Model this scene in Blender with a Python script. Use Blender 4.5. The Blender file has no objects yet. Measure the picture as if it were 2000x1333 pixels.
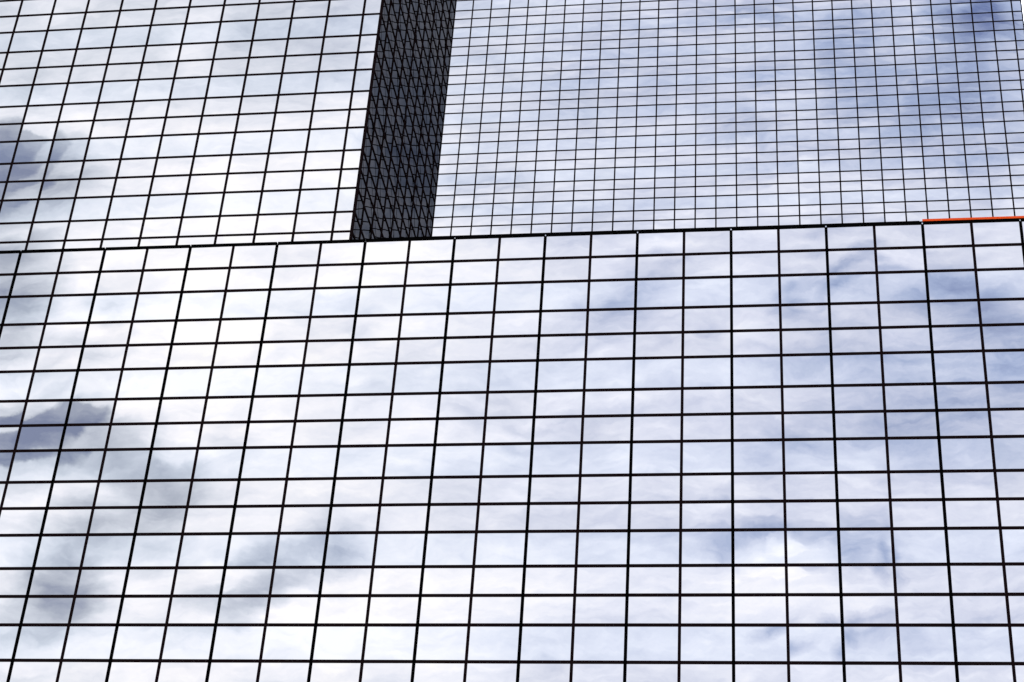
import bpy, bmesh, math, random
from mathutils import Vector, Matrix, Euler

random.seed(11)
scene = bpy.context.scene

# ----------------------------------------------------------------------------
# camera: one facade module = 1.8 m, the camera stands 1.6 m above the plaza
# ----------------------------------------------------------------------------
S = 1.8
F = 3522.05                                   # focal length in units of a 2000 wide frame
RX, RY, RZ = 2.1418195, -0.0608243, 0.1364739
CX, CY, CZ = 0.9828, -31.3001, -22.4653       # in facade modules


def zz(u):                                    # module height -> metres above the plaza
    return (u - CZ) * S + 1.6


cam_d = bpy.data.cameras.new('camera')
cam = bpy.data.objects.new('camera', cam_d)
scene.collection.objects.link(cam)
cam_d.sensor_width = 36.0
cam_d.lens = F / 2000.0 * 36.0
cam_d.clip_start = 0.1
cam_d.clip_end = 6000
cam.location = (CX * S, CY * S, 1.6)
cam.rotation_euler = (RX, RY, RZ)
scene.camera = cam
ROT = Euler((RX, RY, RZ)).to_matrix()

# ----------------------------------------------------------------------------
# exposure, sun, sky
# ----------------------------------------------------------------------------
scene.view_settings.view_transform = 'Standard'
scene.view_settings.look = 'None'
scene.view_settings.gamma = 1.0
scene.view_settings.use_curve_mapping = False
EXPO = 2.5
scene.view_settings.exposure = EXPO
GLASS_R = 0.13                                # reflectance of the dark mirrored glazing

sun_dir = Vector((-0.82, -0.22, 0.55)).normalized()
sl = bpy.data.lights.new('sun', 'SUN')
sl.energy = 0.6
sl.angle = math.radians(14)
sl.color = (1.0, 0.96, 0.9)
so = bpy.data.objects.new('sun', sl)
so.rotation_euler = sun_dir.to_track_quat('Z', 'Y').to_euler()
so.location = (-60, -60, 120)
scene.collection.objects.link(so)

world = bpy.data.worlds.new("World")
scene.world = world
world.use_nodes = True
world.cycles.sampling_method = 'MANUAL'
world.cycles.sample_map_resolution = 256
NT = world.node_tree
NT.nodes.clear()


def N(t, **kw):
    n = NT.nodes.new(t)
    for k, v in kw.items():
        setattr(n, k, v)
    return n


def put(sock, v):
    if hasattr(v, 'is_output'):
        NT.links.new(v, sock)
    else:
        sock.default_value = v


def M(op, a, b=0.0, c=0.0, clamp=False):
    n = N('ShaderNodeMath', operation=op, use_clamp=clamp)
    put(n.inputs[0], a)
    put(n.inputs[1], b)
    put(n.inputs[2], c)
    return n.outputs[0]


def VM(op, a, b=(0, 0, 0)):
    n = N('ShaderNodeVectorMath', operation=op)
    put(n.inputs[0], a)
    put(n.inputs[1], b)
    return n.outputs['Value'] if op in ('DOT_PRODUCT', 'LENGTH') else n.outputs[0]


tc = N('ShaderNodeTexCoord')
D = tc.outputs['Generated']
# the stretch of cloud deck facing the buildings: direction of its middle and two axes on the sky
refl = Matrix(((1, 0, 0), (0, -1, 0), (0, 0, 1)))
SU = refl @ (ROT @ Vector((1, 0, 0)))
SV = refl @ (ROT @ Vector((0, 1, 0)))
SC = refl @ (ROT @ Vector((0, 0, -1)))
den = M('MAXIMUM', VM('DOT_PRODUCT', D, tuple(SC)), 0.08)
u = M('DIVIDE', VM('DOT_PRODUCT', D, tuple(SU)), den)
v = M('DIVIDE', VM('DOT_PRODUCT', D, tuple(SV)), den)
cmb = N('ShaderNodeCombineXYZ')
put(cmb.inputs[0], u)
put(cmb.inputs[1], v)
uv = cmb.outputs[0]


def noise(vec, scale, detail=8, rough=0.55, dist=0.0, off=(0, 0, 0), stretch=(1, 1, 1), rot=0.0, color=False):
    mp = N('ShaderNodeMapping')
    mp.inputs['Location'].default_value = off
    mp.inputs['Rotation'].default_value = (0, 0, rot)
    mp.inputs['Scale'].default_value = stretch
    put(mp.inputs['Vector'], vec)
    n = N('ShaderNodeTexNoise')
    n.inputs['Scale'].default_value = scale
    n.inputs['Detail'].default_value = detail
    n.inputs['Roughness'].default_value = rough
    n.inputs['Distortion'].default_value = dist
    put(n.inputs['Vector'], mp.outputs[0])
    return n.outputs['Color' if color else 'Fac']


# two-step billowing of the cloud outlines: broad, then fine
w1 = VM('SUBTRACT', noise(uv, 13, 4, 0.55, 0.0, (3.1, 1.7, 0.4), color=True), (0.5, 0.5, 0.5))
w2 = VM('SUBTRACT', noise(uv, 48, 6, 0.6, 0.0, (8.3, 4.4, 2.2), color=True), (0.5, 0.5, 0.5))


def scaled(vec, k):
    n = N('ShaderNodeVectorMath', operation='SCALE')
    put(n.inputs[0], vec)
    n.inputs['Scale'].default_value = k
    return n.outputs[0]


uvw = VM('ADD', VM('ADD', uv, scaled(w1, 0.034)), scaled(w2, 0.018))


def bank_sum(banks, start, outer=1.25):
    acc = start
    for (x, y, rx, ry, turn, amt) in banks:
        mp = N('ShaderNodeMapping', vector_type='TEXTURE')
        mp.inputs['Location'].default_value = ((x - 1000) / F, (666.5 - y) / F, 0)
        mp.inputs['Rotation'].default_value = (0, 0, math.radians(turn))
        mp.inputs['Scale'].default_value = (rx * outer / F, ry * outer / F, 1)
        put(mp.inputs['Vector'], uvw)
        g = N('ShaderNodeTexGradient', gradient_type='SPHERICAL')
        put(g.inputs['Vector'], mp.outputs[0])
        acc = M('MULTIPLY_ADD', g.outputs['Fac'], amt, acc)
    return acc


# soft banks of the cloud deck: x, y, rx, ry (sky angles in units of 1/F), turn, brighter or darker
BANKS = [
    (430, 640, 900, 900, 0, 0.20),
    (430, 380, 480, 260, 0, 0.10), (640, 420, 200, 90, 0, 0.06),
    (300, 60, 620, 150, 0, -0.16), (600, 90, 300, 200, 0, -0.12), (385, 70, 80, 50, 30, 0.22),
    (100, 120, 160, 120, 0, -0.02),
    (0, 310, 150, 90, 0, -0.34), (90, 340, 130, 60, 0, -0.20), (30, 400, 190, 70, 10, -0.20),
    (5, 570, 120, 140, 0, -0.52), (60, 600, 90, 60, 20, -0.18), (0, 470, 110, 50, 0, -0.20),
    (205, 590, 70, 36, -10, -0.24), (240, 560, 60, 30, 0, -0.08), (90, 700, 190, 50, 8, -0.20), (200, 660, 90, 30, 14, -0.12),
    (500, 500, 70, 30, 10, -0.16), (450, 580, 80, 36, 12, -0.14), (600, 640, 110, 40, 10, -0.14), (530, 695, 60, 26, 10, -0.14),
    (440, 850, 70, 24, -8, -0.18),
    (90, 850, 190, 110, 4, -0.48), (220, 870, 90, 80, 0, -0.20), (300, 920, 120, 50, -8, -0.32), (330, 970, 110, 60, 0, -0.30),
    (20, 745, 120, 34, 24, 0.22), (140, 760, 70, 20, 8, 0.14), (60, 990, 170, 50, 10, 0.10),
    (150, 1080, 80, 100, 10, -0.28), (110, 1150, 90, 90, 10, -0.27), (200, 1010, 110, 60, 30, -0.22), (290, 1060, 110, 50, -20, -0.24),
    (60, 1225, 150, 50, 0, -0.18), (170, 1170, 70, 40, 0, -0.16), (20, 1110, 60, 60, 0, 0.12),
    (610, 1080, 140, 56, 20, -0.26), (510, 1140, 110, 44, 28, -0.26), (430, 1190, 110, 34, 14, -0.26), (440, 1228, 70, 20, 8, -0.24),
    (660, 1060, 60, 50, 24, -0.16), (620, 1000, 60, 40, 0, -0.10),
    (360, 700, 330, 190, 0, 0.10), (640, 1240, 240, 90, 0, 0.20), (410, 1110, 70, 40, 0, 0.16),
    (330, 1290, 320, 50, 0, 0.14), (840, 1240, 300, 140, 0, 0.10), (800, 540, 200, 90, 8, 0.10),
    (740, 620, 60, 40, 30, -0.10), (700, 640, 50, 30, 0, -0.10),
    (1000, 720, 400, 200, 0, -0.05), (1260, 545, 120, 44, 20, -0.22), (1200, 590, 110, 40, 14, -0.20), (1170, 630, 160, 40, 8, -0.14),
    (890, 790, 100, 24, -6, -0.14), (1230, 800, 130, 24, 4, -0.12), (1060, 840, 130, 24, -4, -0.08),
    (1090, 990, 260, 80, -8, -0.08), (1000, 1140, 300, 70, 0, 0.10), (1220, 1010, 150, 60, 0, -0.08),
    (1750, 690, 420, 200, 8, -0.16), (1990, 690, 190, 120, 0, -0.26), (1870, 570, 120, 40, 4, -0.22), (1920, 620, 90, 60, 0, -0.20),
    (1640, 545, 100, 16, 14, -0.20), (1740, 500, 90, 14, 14, -0.22), (1650, 565, 60, 18, 30, -0.26), (1530, 590, 36, 60, 10, -0.16),
    (1560, 550, 90, 14, 22, -0.14), (1370, 640, 40, 40, 0, -0.18), (1590, 480, 30, 26, 40, -0.12), (1730, 470, 30, 30, 0, -0.16),
    (1800, 820, 300, 60, 4, -0.16), (1700, 700, 220, 16, -2, -0.12), (1880, 800, 90, 20, 4, -0.14), (1400, 760, 170, 50, -4, 0.10),
    (1950, 880, 180, 60, 0, -0.14), (1560, 845, 80, 40, 0, -0.08), (1480, 920, 80, 60, 0, -0.10),
    (1470, 1050, 110, 54, -4, -0.30), (1600, 1065, 150, 40, -6, -0.24), (1690, 1040, 70, 50, 10, -0.20), (1560, 1010, 120, 26, 0, -0.14),
    (1735, 1090, 22, 60, 6, -0.26), (1400, 1080, 36, 50, 0, -0.18), (1660, 1100, 50, 30, 0, -0.16),
    (1440, 1150, 170, 60, 0, 0.22), (1340, 1260, 240, 80, 0, 0.12), (1560, 1170, 90, 60, 0, 0.10),
    (1530, 1245, 70, 24, 20, -0.30), (1660, 1250, 30, 30, 0, -0.24), (1720, 1235, 80, 24, 0, -0.14), (1860, 1250, 180, 60, 0, -0.10),
    (1940, 1190, 120, 24, 10, -0.20), (1870, 1050, 180, 50, 0, 0.04), (1720, 1290, 220, 60, 0, 0.06), (1330, 900, 200, 70, 0, 0.04),
    (1010, 200, 330, 300, 0, -0.06), (1300, 160, 210, 120, -20, -0.12), (1440, 20, 120, 60, 0, -0.24), (1270, 70, 130, 90, 0, -0.08),
    (1540, 90, 90, 70, 0, -0.14), (1670, 50, 110, 70, 0, -0.24), (1660, 130, 80, 50, 0, -0.14), (1730, 180, 190, 60, 14, -0.14),
    (1950, 20, 130, 70, 0, -0.40), (1890, 90, 90, 80, 20, -0.24), (1900, 200, 130, 40, 10, -0.08),
    (1780, 240, 150, 50, 26, -0.15), (1900, 180, 110, 30, 12, -0.08), (1940, 300, 150, 70, 10, -0.18), (1600, 290, 120, 40, 30, -0.14),
    (1480, 265, 90, 30, -8, -0.12), (1400, 160, 120, 60, 0, -0.10), (1720, 170, 380, 240, 0, -0.16), (1100, 210, 260, 260, 0, -0.10), (1330, 150, 120, 80, 0, 0.16), (1980, 120, 160, 200, 0, -0.10),
    (1150, 420, 400, 80, 0, -0.04), (1560, 230, 60, 50, 0, 0.12), (1680, 260, 60, 30, 20, 0.12), (1640, 400, 240, 40, 10, 0.06),
    (2280, 170, 190, 420, 0, -0.28), (2400, 700, 300, 600, 0, -0.10),  # first bank: out of view, added to darken the near tower's side-wall reflection
]
acc = bank_sum([b[:5] + (b[5] * 1.14,) for b in BANKS], 0.65)

n1 = M('SUBTRACT', noise(uvw, 17, 6, 0.54, 0.1, (5.2, 2.1, 0.7), (1, 1.5, 1), 0.15), 0.5)
n2 = M('SUBTRACT', noise(uvw, 38, 6, 0.55, 0.15, (1.2, 8.1, 2.7), (0.5, 1.7, 1), -0.2), 0.5)
n3 = M('SUBTRACT', noise(uvw, 85, 6, 0.62, 0.1, (7.2, 3.1, 4.7), (0.6, 1.6, 1), -0.1), 0.5)
acc = M('MULTIPLY_ADD', n1, 0.46, acc)
acc = M('MULTIPLY_ADD', n2, 0.46, acc)
acc = M('MULTIPLY_ADD', n3, 0.34, acc)

def crisp(banks, amount, lo, hi):
    """heaped cloud with a sharp rim"""
    f = bank_sum(banks, 0.0, 1.0)
    f = M('MULTIPLY_ADD', n1, 0.55, f)
    f = M('MULTIPLY_ADD', n2, 0.55, f)
    m = N('ShaderNodeMapRange', interpolation_type='SMOOTHSTEP', clamp=False)
    put(m.inputs['Value'], f)
    m.inputs['From Min'].default_value = lo
    m.inputs['From Max'].default_value = hi
    m.inputs['To Max'].default_value = amount
    return m.outputs[0]


acc = M('ADD', crisp([(1535, 1110, 80, 50, -14, 1.0), (1515, 1085, 34, 26, 0, 0.6), (1460, 1135, 60, 30, 0, 0.6), (1580, 1135, 60, 34, 0, 0.6)], 0.13, 0.28, 0.60), acc)
acc = M('ADD', crisp([(10, 290, 120, 70, 0, 1.0), (60, 275, 70, 34, 0, 0.6), (-60, 330, 160, 120, 0, 0.8)], -0.30, 0.26, 0.58), acc)
acc = M('ADD', crisp([(110, 820, 120, 60, 4, 1.0), (60, 870, 130, 70, 0, 0.9), (-40, 880, 140, 60, 0, 0.8), (170, 800, 50, 34, 0, 0.4)], -0.40, 0.22, 0.62), acc)


def lin(c):
    c /= 255.0
    return c / 12.92 if c <= 0.04045 else ((c + 0.055) / 1.055) ** 2.4


def make_ramp(stops):
    ramp = N('ShaderNodeValToRGB')
    el = ramp.color_ramp.elements
    while len(el) < len(stops):
        el.new(0.5)
    for e, (p, c) in zip(el, stops):
        e.position = p
        e.color = (lin(c[0]), lin(c[1]), lin(c[2]), 1)
    put(ramp.inputs[0], acc)
    return ramp.outputs[0]


# rain-grey cloud on one side of the sky, thinner cloud with blue behind it on the other
GREY = make_ramp([(0.0, (122, 131, 158)), (0.30, (174, 181, 195)), (0.55, (208, 214, 225)),
                  (0.75, (231, 234, 243)), (0.92, (248, 248, 253)), (1.0, (255, 255, 255))])
BLUE = make_ramp([(0.0, (106, 120, 163)), (0.30, (165, 177, 207)), (0.55, (205, 211, 231)),
                  (0.75, (229, 233, 247)), (0.92, (247, 248, 254)), (1.0, (255, 255, 255))])
side = N('ShaderNodeMapRange', interpolation_type='SMOOTHSTEP', clamp=False)
put(side.inputs['Value'], u)
side.inputs['From Min'].default_value = -0.22
side.inputs['From Max'].default_value = 0.12
mxc = N('ShaderNodeMix', data_type='RGBA')
put(mxc.inputs[0], side.outputs[0])
put(mxc.inputs[6], GREY)
put(mxc.inputs[7], BLUE)
CLOUD = mxc.outputs[2]

bg_cloud = N('ShaderNodeBackground')
put(bg_cloud.inputs['Color'], CLOUD)
bg_cloud.inputs['Strength'].default_value = 1.06 / (GLASS_R * 2 ** EXPO)
sky = N('ShaderNodeTexSky', sky_type='NISHITA')
sky.sun_disc = False
sky.sun_elevation = math.asin(sun_dir.z)
sky.sun_rotation = math.atan2(sun_dir.x, sun_dir.y)
bg_sky = N('ShaderNodeBackground')
put(bg_sky.inputs['Color'], sky.outputs[0])
bg_sky.inputs['Strength'].default_value = 0.1
mixb = N('ShaderNodeMixShader')
mixb.inputs[0].default_value = 0.96           # nearly closed cloud cover
put(mixb.inputs[1], bg_sky.outputs[0])
put(mixb.inputs[2], bg_cloud.outputs[0])
wo = N('ShaderNodeOutputWorld')
put(wo.inputs['Surface'], mixb.outputs[0])

# ----------------------------------------------------------------------------
# materials
# ----------------------------------------------------------------------------


def mat(name):
    m = bpy.data.materials.new(name)
    m.use_nodes = True
    m.node_tree.nodes.clear()
    return m, m.node_tree


def glass_mat(name, col):
    m, t = mat(name)
    g = t.nodes.new('ShaderNodeBsdfGlossy')
    g.inputs['Roughness'].default_value = 0.0
    geo = t.nodes.new('ShaderNodeNewGeometry')
    mp = t.nodes.new('ShaderNodeMapping')
    mp.inputs['Scale'].default_value = (0.7, 0.7, 0.35)
    t.links.new(geo.outputs['Position'], mp.inputs['Vector'])
    nz = t.nodes.new('ShaderNodeTexNoise')         # faint film of dust on the coating
    nz.inputs['Scale'].default_value = 1.3
    nz.inputs['Detail'].default_value = 4
    t.links.new(mp.outputs[0], nz.inputs['Vector'])
    mx = t.nodes.new('ShaderNodeMix')
    mx.data_type = 'RGBA'
    mx.inputs[6].default_value = tuple(c * 0.965 for c in col) + (1,)
    mx.inputs[7].default_value = tuple(c * 1.03 for c in col) + (1,)
    t.links.new(nz.outputs['Fac'], mx.inputs[0])
    # every sealed unit left the coater a shade lighter or darker
    mr = t.nodes.new('ShaderNodeMapRange')
    mr.inputs['To Min'].default_value = 0.965
    mr.inputs['To Max'].default_value = 1.035
    t.links.new(geo.outputs['Random Per Island'], mr.inputs['Value'])
    sc = t.nodes.new('ShaderNodeVectorMath')
    sc.operation = 'SCALE'
    t.links.new(mx.outputs[2], sc.inputs[0])
    t.links.new(mr.outputs[0], sc.inputs['Scale'])
    t.links.new(sc.outputs[0], g.inputs['Color'])
    o = t.nodes.new('ShaderNodeOutputMaterial')
    t.links.new(g.outputs[0], o.inputs['Surface'])
    return m


def paint_mat(name, col, rough=0.5, spec=0.1, var=0.25):
    m, t = mat(name)
    b = t.nodes.new('ShaderNodeBsdfPrincipled')
    nz = t.nodes.new('ShaderNodeTexNoise')
    nz.inputs['Scale'].default_value = 2.5
    nz.inputs['Detail'].default_value = 5
    geo = t.nodes.new('ShaderNodeNewGeometry')
    t.links.new(geo.outputs['Position'], nz.inputs['Vector'])
    mx = t.nodes.new('ShaderNodeMix')
    mx.data_type = 'RGBA'
    mx.inputs[6].default_value = tuple(c * (1 - var) for c in col) + (1,)
    mx.inputs[7].default_value = tuple(c * (1 + var) for c in col) + (1,)
    t.links.new(nz.outputs['Fac'], mx.inputs[0])
    t.links.new(mx.outputs[2], b.inputs['Base Color'])
    b.inputs['Roughness'].default_value = rough
    b.inputs['Specular IOR Level'].default_value = spec
    o = t.nodes.new('ShaderNodeOutputMaterial')
    t.links.new(b.outputs[0], o.inputs['Surface'])
    return m


R = GLASS_R
VISION = glass_mat('vision_glass', (R * 0.965, R * 0.985, R * 1.012))
SPANDREL = glass_mat('spandrel_glass', (R * 1.012, R * 1.0, R * 0.998))
BLACK = paint_mat('black_gasket', (0.0004, 0.00035, 0.00035), 0.7, 0.0)
BRONZE = paint_mat('dark_bronze_frame', (0.0020, 0.0011, 0.0012), 0.6, 0.0)
WALL = paint_mat('dark_metal_cladding', (0.02, 0.02, 0.022))
ROOF = paint_mat('roof_gravel', (0.12, 0.115, 0.11), 0.9)
RED = paint_mat('orange_red_paint', (0.19, 0.021, 0.0042), 0.6, 0.0, 0.08)
PAVE = paint_mat('paving', (0.22, 0.21, 0.2), 0.9)

# ----------------------------------------------------------------------------
# builders
# ----------------------------------------------------------------------------
COL = scene.collection


def add_box(bm, x0, x1, y0, y1, z0, z1):
    vs = [bm.verts.new(p) for p in ((x0, y0, z0), (x1, y0, z0), (x1, y1, z0), (x0, y1, z0),
                                    (x0, y0, z1), (x1, y0, z1), (x1, y1, z1), (x0, y1, z1))]
    for f in ((3, 2, 1, 0), (4, 5, 6, 7), (0, 1, 5, 4), (1, 2, 6, 5), (2, 3, 7, 6), (3, 0, 4, 7)):
        bm.faces.new([vs[i] for i in f])


def link(name, me, m, parent):
    o = bpy.data.objects.new(name, me)
    if m is not None and not me.materials:
        me.materials.append(m)
    COL.objects.link(o)
    o.parent = parent
    return o


def box_part(name, parent, b, m, bevel=0.0):
    """b = bounds in the parent's frame, in metres; the mesh is centred on its own origin"""
    c = [(b[0] + b[1]) / 2, (b[2] + b[3]) / 2, (b[4] + b[5]) / 2]
    bm = bmesh.new()
    add_box(bm, b[0] - c[0], b[1] - c[0], b[2] - c[1], b[3] - c[1], b[4] - c[2], b[5] - c[2])
    if bevel:
        bmesh.ops.bevel(bm, geom=list(bm.edges), offset=bevel, segments=1, affect='EDGES')
    me = bpy.data.meshes.new(name)
    bm.to_mesh(me)
    bm.free()
    o = link(name, me, m, parent)
    o.location = c
    return o


GRID = 6


def pane_points(w, h, bulge):
    """a sealed double pane, very slightly domed; local x,z in the pane, -y outward"""
    pts = []
    for j in range(GRID + 1):
        for i in range(GRID + 1):
            a, b = 2 * i / GRID - 1, 2 * j / GRID - 1
            pts.append(Vector((a * w / 2, -bulge * (1 - a * a) * (1 - b * b), b * h / 2)))
    return pts


FACES = [(j * (GRID + 1) + i, j * (GRID + 1) + i + 1, (j + 1) * (GRID + 1) + i + 1, (j + 1) * (GRID + 1) + i)
         for j in range(GRID) for i in range(GRID)]
pane_cache = {}


def pane_mesh(w, h, m, bulge):
    key = (round(w, 3), round(h, 3), m.name, bulge)
    if key not in pane_cache:
        me = bpy.data.meshes.new('window')
        me.from_pydata([tuple(p) for p in pane_points(w, h, bulge)], [], FACES)
        me.polygons.foreach_set('use_smooth', [True] * len(FACES))
        me.materials.append(m)
        pane_cache[key] = me
    return pane_cache[key]


cam_mw = Matrix.Translation(cam.location) @ ROT.to_4x4()
cam_inv = cam_mw.inverted()


def shown(p):
    q = cam_inv @ p
    if q.z > -0.1:
        return None
    return 1000 + F * q.x / -q.z, 666.5 - F * q.y / -q.z


def area_in_frame(corners):
    ps = [shown(p) for p in corners]
    if any(p is None for p in ps):
        return 0
    ps = [(min(max(x, 0), 2000), min(max(y, 0), 1333)) for x, y in ps]
    a = 0
    for (x0, y0), (x1, y1) in zip(ps, ps[1:] + ps[:1]):
        a += x0 * y1 - x1 * y0
    return abs(a) / 2


def facade(root, name, xs, zs, turn, origin, mull_w, tran_h, tall, limit=100, hidden=None, jitter=0.0019, even=None, bulge=0.0007, proud=0.017, cap=True):
    """curtain wall. xs: mullion positions along the wall, zs: transom heights (bottom to top, all in metres,
    in the wall's frame), tall[i]: row i is a vision row. origin/turn place the wall in the root's frame."""
    W = Matrix.Translation(origin) @ Matrix.Rotation(turn, 4, 'Z')
    rw = root.matrix_basis
    depth = 0.09
    # frame: mullions run through, transoms run behind their faces
    for i, x in enumerate(xs):
        dark = even is not None and even(i)
        w = mull_w * (1.06 if dark else 1.0)
        pr = proud + (0.006 if dark else 0.0)
        bm = bmesh.new()
        h0, h1 = zs[0] - 0.05, zs[-1] + (0.03 if cap else -0.04)
        add_box(bm, -w / 2, w / 2, -pr, depth, h0, h1)
        me = bpy.data.meshes.new('mullion')
        bm.to_mesh(me)
        bm.free()
        o = link(name[0], me, BLACK if dark else BRONZE, root)
        o.matrix_basis = W @ Matrix.Translation((x, 0, 0))
    for z in (zs if cap else zs[:-1]):
        bm = bmesh.new()
        add_box(bm, xs[0], xs[-1], -proud + 0.004, depth - 0.01, -tran_h / 2, tran_h / 2)
        me = bpy.data.meshes.new('transom')
        bm.to_mesh(me)
        bm.free()
        o = link(name[1], me, BRONZE, root)
        o.matrix_basis = W @ Matrix.Translation((0, 0, z))
    # panes
    recs = []
    for i in range(len(xs) - 1):
        for j in range(len(zs) - 1):
            cx, cz = (xs[i] + xs[i + 1]) / 2, (zs[j] + zs[j + 1]) / 2
            w, h = xs[i + 1] - xs[i] - 0.02, zs[j + 1] - zs[j] - 0.02
            L = W @ Matrix.Translation((cx, 0, cz)) @ Euler((random.gauss(0, jitter), 0, random.gauss(0, jitter))).to_matrix().to_4x4()
            cs = [rw @ L @ Vector(q) for q in ((-w / 2, 0, -h / 2), (w / 2, 0, -h / 2), (w / 2, 0, h / 2), (-w / 2, 0, h / 2))]
            a = area_in_frame(cs)
            if hidden is not None and hidden(rw @ L @ Vector((0, 0, 0))):
                a *= 0.0
            recs.append((a, w, h, VISION if tall[j] else SPANDREL, L))
    recs.sort(key=lambda r: -r[0])
    for a, w, h, m, L in recs[:limit]:
        o = link(name[2], pane_mesh(w, h, m, bulge), None, root)
        o.matrix_basis = L
    rest = recs[limit:]
    if rest:
        vs, fs, mi = [], [], []
        for a, w, h, m, L in rest:
            b = len(vs)
            vs += [tuple(L @ p) for p in pane_points(w, h, bulge)]
            fs += [tuple(b + q for q in f) for f in FACES]
            mi += [0 if m is VISION else 1] * len(FACES)
        me = bpy.data.meshes.new('windows')
        me.from_pydata(vs, [], fs)
        me.materials.append(VISION)
        me.materials.append(SPANDREL)
        me.polygons.foreach_set('material_index', mi)
        me.polygons.foreach_set('use_smooth', [True] * len(fs))
        o = link(name[2], me, None, root)
        o['kind'] = 'stuff'


def thing(name, loc, label, cat):
    o = bpy.data.objects.new(name, None)
    COL.objects.link(o)
    o.location = loc
    o['label'] = label
    o['category'] = cat
    o.matrix_basis = Matrix.Translation(loc)
    return o


TALL, SHORT = 0.74928 * S, 0.61440 * S


def rows(z_ref, phase, down, up):
    """transom heights in metres from the plaza. z_ref is transom 0; counting downward the row below transom r is tall when r % 3 == phase"""
    z, lst = z_ref, [z_ref]
    r = 0
    for r in range(down):
        z -= TALL if r % 3 == phase else SHORT
        lst.append(z)
    z = z_ref
    top = []
    for r in range(-1, -1 - up, -1):
        z += TALL if r % 3 == phase else SHORT
        top.append(z)
    idx = list(range(-up, down + 1))              # transom index from top to bottom
    allz = list(reversed(top)) + lst
    zs = list(reversed(allz))
    # row i (bottom to top) lies under transom idx from the bottom
    ids = list(reversed(idx))
    tall = [(ids[i + 1]) % 3 == phase for i in range(len(zs) - 1)]
    return zs, tall


# ----------------------------------------------------------------------------
# ground
# ----------------------------------------------------------------------------
bm = bmesh.new()
add_box(bm, -900, 900, -900, 900, -0.5, 0.0)
me = bpy.data.meshes.new('ground')
bm.to_mesh(me)
bm.free()
g = link('ground', me, PAVE, None)
g['kind'] = 'structure'
g['label'] = 'paved plaza in front of the glass buildings'

# ----------------------------------------------------------------------------
# low block in front
# ----------------------------------------------------------------------------
low = thing('glass_office_block', (0, 0, 0), 'low glass block filling the lower half, with a black coping along its top', 'office block')
K0, K1 = -22, 12
zs, tall = rows(zz(0), 1, 33, 1)
xs = [k * S for k in range(K0, K1 + 1)]
ztop = zs[-1]
# the coping takes the place of the top transom
facade(low, ('mullion', 'transom', 'window'), xs, zs, 0.0, Vector((0, 0, 0)), 0.104, 0.118, tall,
       even=lambda i: (i + K0) % 2 == 0, cap=False)
for k in range(K0, K1, 2):
    box_part('coping', low, (k * S + 0.024, (k + 2) * S - 0.024, -0.03, 0.14, ztop - 0.04, ztop + 0.085), BLACK)
box_part('wall', low, (K0 * S, K1 * S, 0.2, 3.7 * S, 0, ztop - 0.25), WALL)
rf = box_part('roof', low, (K0 * S, K1 * S, 0.2, 3.7 * S, ztop - 0.247, ztop - 0.15), ROOF)
XL, YL, ZL = -9.9926, 3.8891, 11.1005
XR, YR, ZR = -15.9516, 39.1352, 44.6367
# rail along the roof edge between the towers
box_part('roof_rail', low, ((XL + 0.5) * S + 2.9, 4 * S - 0.05, 0.5, 0.55, ztop + 0.44, ztop + 0.505), BLACK)
for k in range(-7, 4, 2):
    box_part('rail_post', low, (k * S - 0.03, k * S + 0.03, 0.505, 0.555, ztop - 0.15, ztop + 0.441), BLACK)
rt = box_part('trim_strip', low, (4 * S + 0.01, K1 * S, -0.028, 0.02, ztop + 0.088, ztop + 0.188), RED)
rt['label'] = 'orange-red strip on top of the coping'

# ----------------------------------------------------------------------------
# near tower, with its dark side
# ----------------------------------------------------------------------------
zs, tall = rows(zz(ZL), 0, 16, 27)
near = thing('glass_tower', (0, 0, 0), 'nearer glass tower at upper left, showing a dark side wall at its right corner', 'tower')
edge = (XL + 0.5) * S
xs = [(XL + j) * S for j in range(-13, 1)] + [edge - 0.03]
facade(near, ('mullion', 'transom', 'window'), xs, zs, 0.0, Vector((0, YL * S, 0)), 0.114, 0.114, tall)
ys = [0.06] + [(0.75 + i) * S for i in range(8)] + [8.5 * S - 0.05]
facade(near, ('side_mullion', 'side_transom', 'side_window'), ys, zs, math.pi / 2, Vector((edge, YL * S, 0)), 0.10, 0.100, tall,
       jitter=0.0016, bulge=0.0025, proud=0.034)
box_part('wall', near, (xs[0], edge - 0.1, YL * S + 0.1, (YL + 8.5) * S, 0, zs[-1] + 0.2), WALL)

# ----------------------------------------------------------------------------
# far tower
# ----------------------------------------------------------------------------
zs, tall = rows(zz(ZR), 2, 30, 21)
far = thing('glass_tower', (0, 0, 0), 'farther glass tower at upper right, behind the low block, with the smaller-looking grid', 'tower')
edge = (XR + 29.5) * S
xs = [(XR + m) * S for m in range(-4, 30)] + [edge - 0.03]
facade(far, ('mullion', 'transom', 'window'), xs, zs, 0.0, Vector((0, YR * S, 0)), 0.128, 0.134, tall,
       hidden=lambda p: p.x < XR * S)
box_part('wall', far, (xs[0], edge, YR * S + 0.1, (YR + 9) * S, 0, zs[-1] + 0.2), WALL)
